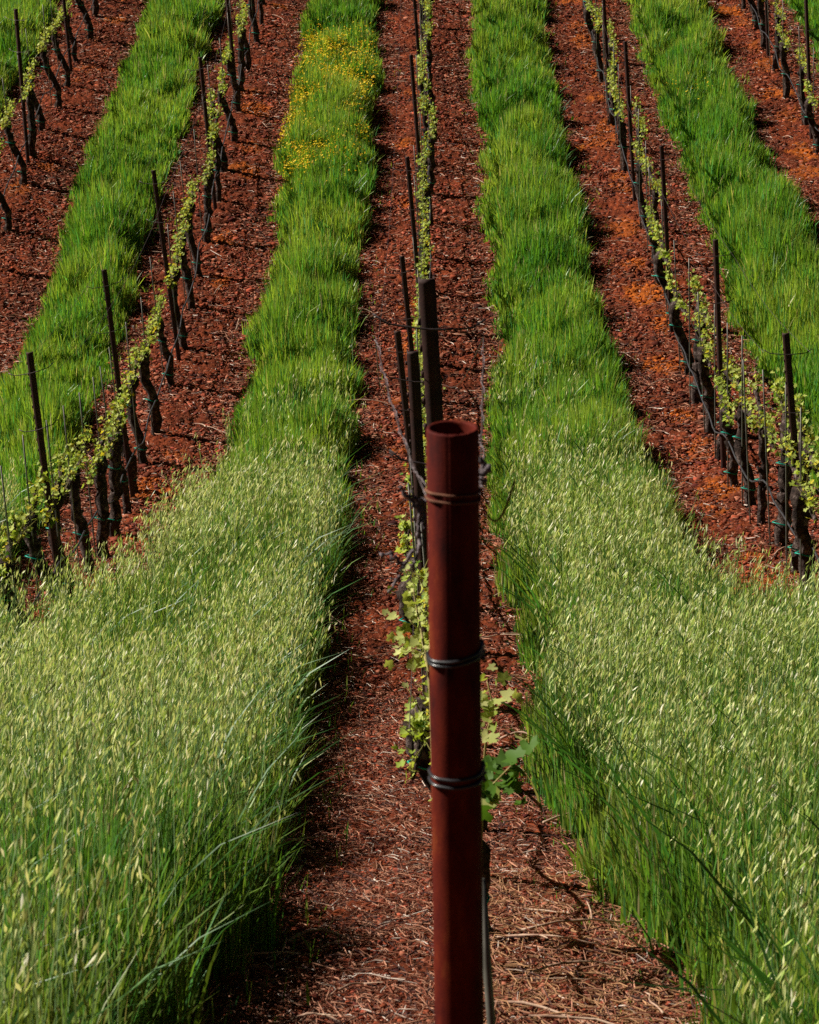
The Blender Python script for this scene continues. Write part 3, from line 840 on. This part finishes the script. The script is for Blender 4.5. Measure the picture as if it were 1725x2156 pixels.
def arm_mesh(half, sag, seed):
    r = np.random.default_rng(seed)
    t = np.linspace(-1, 1, 9)
    P = np.stack([t * half, -0.012 - 0.02 * (1 - np.abs(t)) + 0.02 * t * r.normal(0, 1), sag * t ** 2 + r.normal(0, 0.35) * 0.05 * t], -1)
    P[-1, 2] += 0.02; P[0, 2] += 0.02
    mb = MB(); mb.add(*tube(P, 0.003, 6))
    return mb.mesh('cross_arm', M_wire, True)

ARM_ENDS = {}
for k, lst in POSTS.items():
    ARM_ENDS[k] = []
    for j, (y, H, lean, off) in enumerate(lst):
        x = rowx(k) + off
        lab = 'rusty steel post, %s from the front, %s' % (ORD[j], ROWNAME[k])
        p = empty('trellis_post', (x, y - 0.1, gz(x, y - 0.1)), lab, 'post', 'steel trellis posts')
        p.rotation_euler = (0, math.atan(lean / H), rng.normal(0, 0.15) if k else rng.normal(0, 0.05))
        body = link('body', post_mesh(j, H), p)
        if k == 0 and j == 1: body.scale = (1.25, 1.25, 1)
        if k == 0 and j == 0: body.scale = (1.08, 1.1, 1)
        for hh, half in ((H - 0.13, 0.15), (H - 0.52, 0.13)):
            a = link('cross_arm', arm_mesh(half, 0.01, 900 + j * 7 + k), p, (0, 0, hh))
        ARM_ENDS[k].append((x + lean * (H - 0.13) / H, y - 0.12, gz(x, y) + H - 0.12, 0.145))

# ------------------------------------------------------------------ the iron pipe in front
PX, PYY, PTOP = 0.0466, 3.76, CAM_H - 1.352
pb = gz(0.08, PYY)
PH = PTOP - pb
pipe = empty('iron_pipe_post', (PX + 0.016 * PH, PYY - PH * math.tan(math.radians(2.5)), pb), 'thick rusty hollow iron pipe post standing closest to the camera', 'post')
pipe.rotation_euler = (-math.radians(2.5), -math.atan(0.016), 0)
def pipe_mesh():
    ro, ri, seg = 0.0371, 0.0306, 96
    th = np.arange(seg) / seg * 2 * np.pi
    rings = [(ro, -0.15), (ro, PH * 0.35), (ro, PH * 0.7), (ro, PH - 0.0028), (ro - 0.0008, PH - 0.001), (ro - 0.0022, PH), (ri + 0.0022, PH), (ri + 0.0006, PH - 0.001), (ri, PH - 0.004), (ri, PH - 0.5), (ri, -0.15)]
    r = np.random.default_rng(4)
    V = []
    for (a, z) in rings:
        V.append(np.stack([np.cos(th) * a, np.sin(th) * a, np.full(seg, z) + (r.normal(0, 0.0004, seg) if z > PH - 0.003 else 0)], -1))
    V = np.concatenate(V)
    i = np.arange(len(rings) - 1)[:, None] * seg; j = np.arange(seg)[None]; j2 = (j + 1) % seg
    q = np.stack([i + j, i + j2, i + seg + j2, i + seg + j], -1).reshape(-1, 4)
    return make_mesh('body', V, q.ravel(), np.full(len(q), 4), M_pipe, None, True)
link('body', pipe_mesh(), pipe)
def wrap(name, z, turns, tiltx, tilty, rr, m, pitch=0.006):
    n = int(turns * 40)
    th = np.linspace(0, 2 * np.pi * turns, n) + 0.6
    R0 = 0.0371 + rr * 0.8 + 0.0008 * np.sin(th * 7)
    P = np.stack([np.cos(th) * R0, np.sin(th) * R0, z + tiltx * np.cos(th) + tilty * np.sin(th) + pitch * th / 6.28], -1)
    mb = MB(); mb.add(*tube(P, rr, 8)); return link(name, mb.mesh(name, m, True), pipe)
w1 = wrap('wire_wrap', PH - 0.112, 2, -0.004, -0.004, 0.0019, M_rustwire, 0.011)
w2 = wrap('cable_wrap', PH - 0.348, 2, 0.005, 0.002, 0.0026, M_cable, 0.0068)
w3 = wrap('cable_wrap', PH - 0.545, 2, -0.001, 0.0, 0.0026, M_cable, 0.012)
for z in (PH - 0.342, PH - 0.533):                       # twisted ends of the cables on the shaded side
    t = np.linspace(0, 1, 16)
    P = np.stack([0.038 + 0.004 * np.sin(t * 20), -0.006 + 0.02 * t, z - 0.006 + 0.02 * t], -1)
    mb = MB(); mb.add(*tube(P, 0.0045, 7)); link('cable_twist', mb.mesh('cable_twist', M_cable, True), pipe)
t = np.linspace(0, 1, 14)
P = np.stack([0.036 + 0.05 * t, -0.01 - 0.02 * t, PH - 0.1 - 0.035 * np.sin(t * 3.4) + 0.02 * t ** 3], -1)
mb = MB(); mb.add(*tube(P, 0.0018, 6)); link('wire_tail', mb.mesh('wire_tail', M_rustwire, True), pipe)

# dead tendrils caught on the wires by the pipe
def tendril(pts, rad, seed, sub=6):
    r = np.random.default_rng(seed)
    pts = np.array(pts, float)
    u = np.linspace(0, len(pts) - 1, (len(pts) - 1) * sub + 1)
    P = np.stack([np.interp(u, np.arange(len(pts)), pts[:, c]) for c in range(3)], -1)
    P = P + r.normal(0, rad * 0.7, P.shape)
    return tube(P, rad * r.uniform(0.6, 1.35, len(P)), 6, 0.2, r)
F = np.array([math.sin(-R(0.205)) * math.cos(R(21.5)), math.cos(R(21.5)) * math.cos(R(0.205)), -math.sin(R(21.5))])
RT = np.array([math.cos(R(0.205)), math.sin(R(0.205)), 0]); DN = np.cross(F, RT)
def at(px, py, d):
    """world point at distance d along the view axis for a photo position: used once to measure where thin things hang"""
    return np.array([0, 0, CAM_H]) + d * (F + RT * (px - 862.5) / 6000 + DN * (py - 1078) / 6000)
mb = MB()
for s, (pl, rad) in enumerate([
    ([(842, 1025), (862, 1045), (880, 1052), (900, 1062)], 0.0042), ([(850, 1040), (872, 1058), (884, 1075), (880, 1110), (886, 1140), (877, 1170), (868, 1200)], 0.0045),
    ([(806, 1172), (822, 1165), (838, 1180), (846, 1192), (858, 1185), (866, 1160)], 0.0045), ([(846, 1192), (840, 1215), (825, 1245)], 0.004),
    ([(866, 1035), (884, 1062), (893, 1090), (888, 1120)], 0.0034)]):
    mb.add(*tendril([at(a, b, 4.7) for a, b in pl], rad * 0.72, s))
o = link('dead_tendril', mb.mesh('dead_tendril', M_tendril, True))
tag(o, 'curled grey dead tendril hanging off the wire beside the pipe', 'tendril')
mb = MB()
for s, (pl, rad) in enumerate([([(1016, 1000), (1024, 985), (1018, 972)], 0.005), ([(1012, 1010), (1020, 1000)], 0.005)]):
    mb.add(*tendril([at(a, b, 4.2) for a, b in pl], rad, 20 + s))
o = link('dead_tendril', mb.mesh('dead_tendril', M_tendril, True))
tag(o, 'small grey knot of dead tendril at the shaded side of the pipe', 'tendril')

# ------------------------------------------------------------------ wires and drip hose
def line_obj(name, pts, rad, m, label, cat, group):
    mb = MB(); mb.add(*tube(pts, rad, 6)); o = link(name, mb.mesh(name, m, True)); tag(o, label, cat, group); return o
YEND = 47.0
for k in (0, -1, 1, -2, 2):
    y0 = {0: 7.0, -1: 15.4, 1: 15.6, -2: 29.5, 2: 32.0}[k]
    yy = np.arange(y0, YEND, 0.25)
    xx = np.full_like(yy, rowx(k))
    g = ground(xx, yy)
    line_obj('cordon_wire', np.stack([xx - 0.085, yy, g + 0.87], -1), 0.0016, M_wire, 'thin steel wire carrying the vine arms %s' % ROWNAME[k], 'wire', 'cordon wires')
    hx = xx + {0: 0.05, 1: -0.075, 2: -0.075, -1: 0.0, -2: 0.0}[k]
    sag = 0.035 * np.sin(yy * 2.4 + k) + 0.02 * np.sin(yy * 5.1)
    line_obj('drip_hose', np.stack([hx + 0.012 * np.sin(yy * 3.1), yy, g + 0.42 + sag], -1), 0.0072, M_hose, 'black irrigation drip hose slung between trunks %s' % ROWNAME[k], 'hose', 'drip hoses')
    for s, nm in ((-1, 'sunny side'), (1, 'shaded side')):
        P = [(a[0] + s * a[3], a[1], a[2]) for a in ARM_ENDS[k]]
        if k == 0:
            P = [(PX + 0.002 + s * 0.038, PYY, PTOP - 0.105)] + P
        Q = []
        for a, b in zip(P[:-1], P[1:]):
            for t in np.linspace(0, 1, 12)[:-1]:
                Q.append([a[c] + (b[c] - a[c]) * t for c in range(3)])
                Q[-1][2] -= 0.06 * math.sin(math.pi * t) * (0.6 if k == 0 and a is P[0] else 1)
        Q.append(P[-1])
        line_obj('catch_wire', np.array(Q), 0.0014, M_wire, 'thin upper wire, %s of the posts, %s' % (nm, ROWNAME[k]), 'wire', 'upper catch wires')
        if k == 0:
            r = np.random.default_rng(60 + s)
            B = np.array(Q[:12]); u = np.linspace(0.4, 10.6, 90)
            B = np.stack([np.interp(u, np.arange(12), B[:, c]) for c in range(3)], -1)
            ph = np.cumsum(r.uniform(0.15, 0.5, 90))
            B[:, 0] += 0.004 * np.cos(ph) + r.normal(0, 0.0012, 90); B[:, 2] += 0.004 * np.sin(ph) + r.normal(0, 0.0012, 90)
            mb = MB(); mb.add(*tube(B, 0.0008 * r.uniform(0.3, 1.9, 90), 6, 0.2, r))
            tn = link('dead_tendril', mb.mesh('dead_tendril', M_tendril, True))
            tag(tn, 'withered tendril wound along the %s wire from the pipe to the first post' % ('sunny' if s < 0 else 'shaded'), 'tendril')

# ------------------------------------------------------------------ low shoots by the pipe
def sucker(label, anchor, pts, leaf, seed, dark=False):
    r = np.random.default_rng(seed)
    v = empty('vine_shoot', tuple(anchor), label, 'vine shoot')
    A = np.array(anchor)
    st = np.array(pts) - A
    u = np.linspace(0, len(st) - 1, 14)
    S = np.stack([np.interp(u, np.arange(len(st)), st[:, c]) for c in range(3)], -1)
    mb = MB(); mb.add(*tube(S, np.linspace(0.005, 0.002, 14), 6, 0.1, r)); link('stem', mb.mesh('stem', M_shoot, True), v)
    mb = MB()
    for q in range(30):
        c = S[int(r.integers(8 if dark else 6, 14))] + r.normal(0, 0.04, 3)
        vv, fi = leaf_shape(r, leaf * r.uniform(0.55, 1.2))
        vv = vv @ rand_rot(r, (-0.2, -0.35, 0.7), 0.45) + c
        pa = r.random()
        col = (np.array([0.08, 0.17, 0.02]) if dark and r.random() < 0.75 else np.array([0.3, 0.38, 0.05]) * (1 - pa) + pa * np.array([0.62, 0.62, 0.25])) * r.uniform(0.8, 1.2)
        mb.add(vv, fi, np.full(12, 3), col)
    link('foliage', mb.mesh('foliage', M_leaf), v)
g0 = gz(0.13, 6.6)
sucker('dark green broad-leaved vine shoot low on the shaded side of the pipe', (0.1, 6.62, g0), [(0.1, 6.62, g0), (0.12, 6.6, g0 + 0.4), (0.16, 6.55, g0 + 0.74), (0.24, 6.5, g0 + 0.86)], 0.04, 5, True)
P1 = at(1022, 1560, 8.6); P2 = at(1040, 1490, 8.5); P3 = at(1026, 1435, 8.5)
g1 = gz(P1[0], P1[1])
sucker('small pale vine shoot peeping out on the shaded side of the pipe', (P1[0] - 0.02, P1[1], g1), [(P1[0] - 0.02, P1[1], g1), P1, P2, P3], 0.03, 6)
P1 = at(905, 1420, 8.2); P2 = at(868, 1330, 8.3); P3 = at(862, 1235, 8.5)
g1 = gz(P1[0], P1[1])
for sd in range(3):
    q = (sd - 1) * 22
    sucker(['pale leafy vine shoot nearest the pipe on its lit side, lowest of three', 'pale leafy vine shoot on the lit side of the pipe, middle of three', 'pale leafy vine shoot on the lit side of the pipe, topmost of three'][sd],
           (P1[0] + 0.03, P1[1], g1), [(P1[0] + 0.03, P1[1], g1), P1, at(885 - q * 0.3, 1375 - sd * 45, 8.3), at(862 + q * 0.4, 1370 - sd * 65, 8.3)], 0.022, 30 + sd)

# grey brace stake that stands just behind the pipe
q0 = at(1037, 2190, 5.2); q1 = at(1013, 1850, 5.2)
gq = gz(q0[0], q0[1]); dirv = (q1 - q0) / np.linalg.norm(q1 - q0)
mb = MB(); mb.add(*tube(np.stack([q1 - dirv * tt for tt in np.linspace(0, 0.75, 6)]), 0.0085, 8, 0.08))
o = link('brace_stake', mb.mesh('brace_stake', M_rod, True))
tag(o, 'short grey leaning stake close behind the foot of the rusty pipe', 'stake')
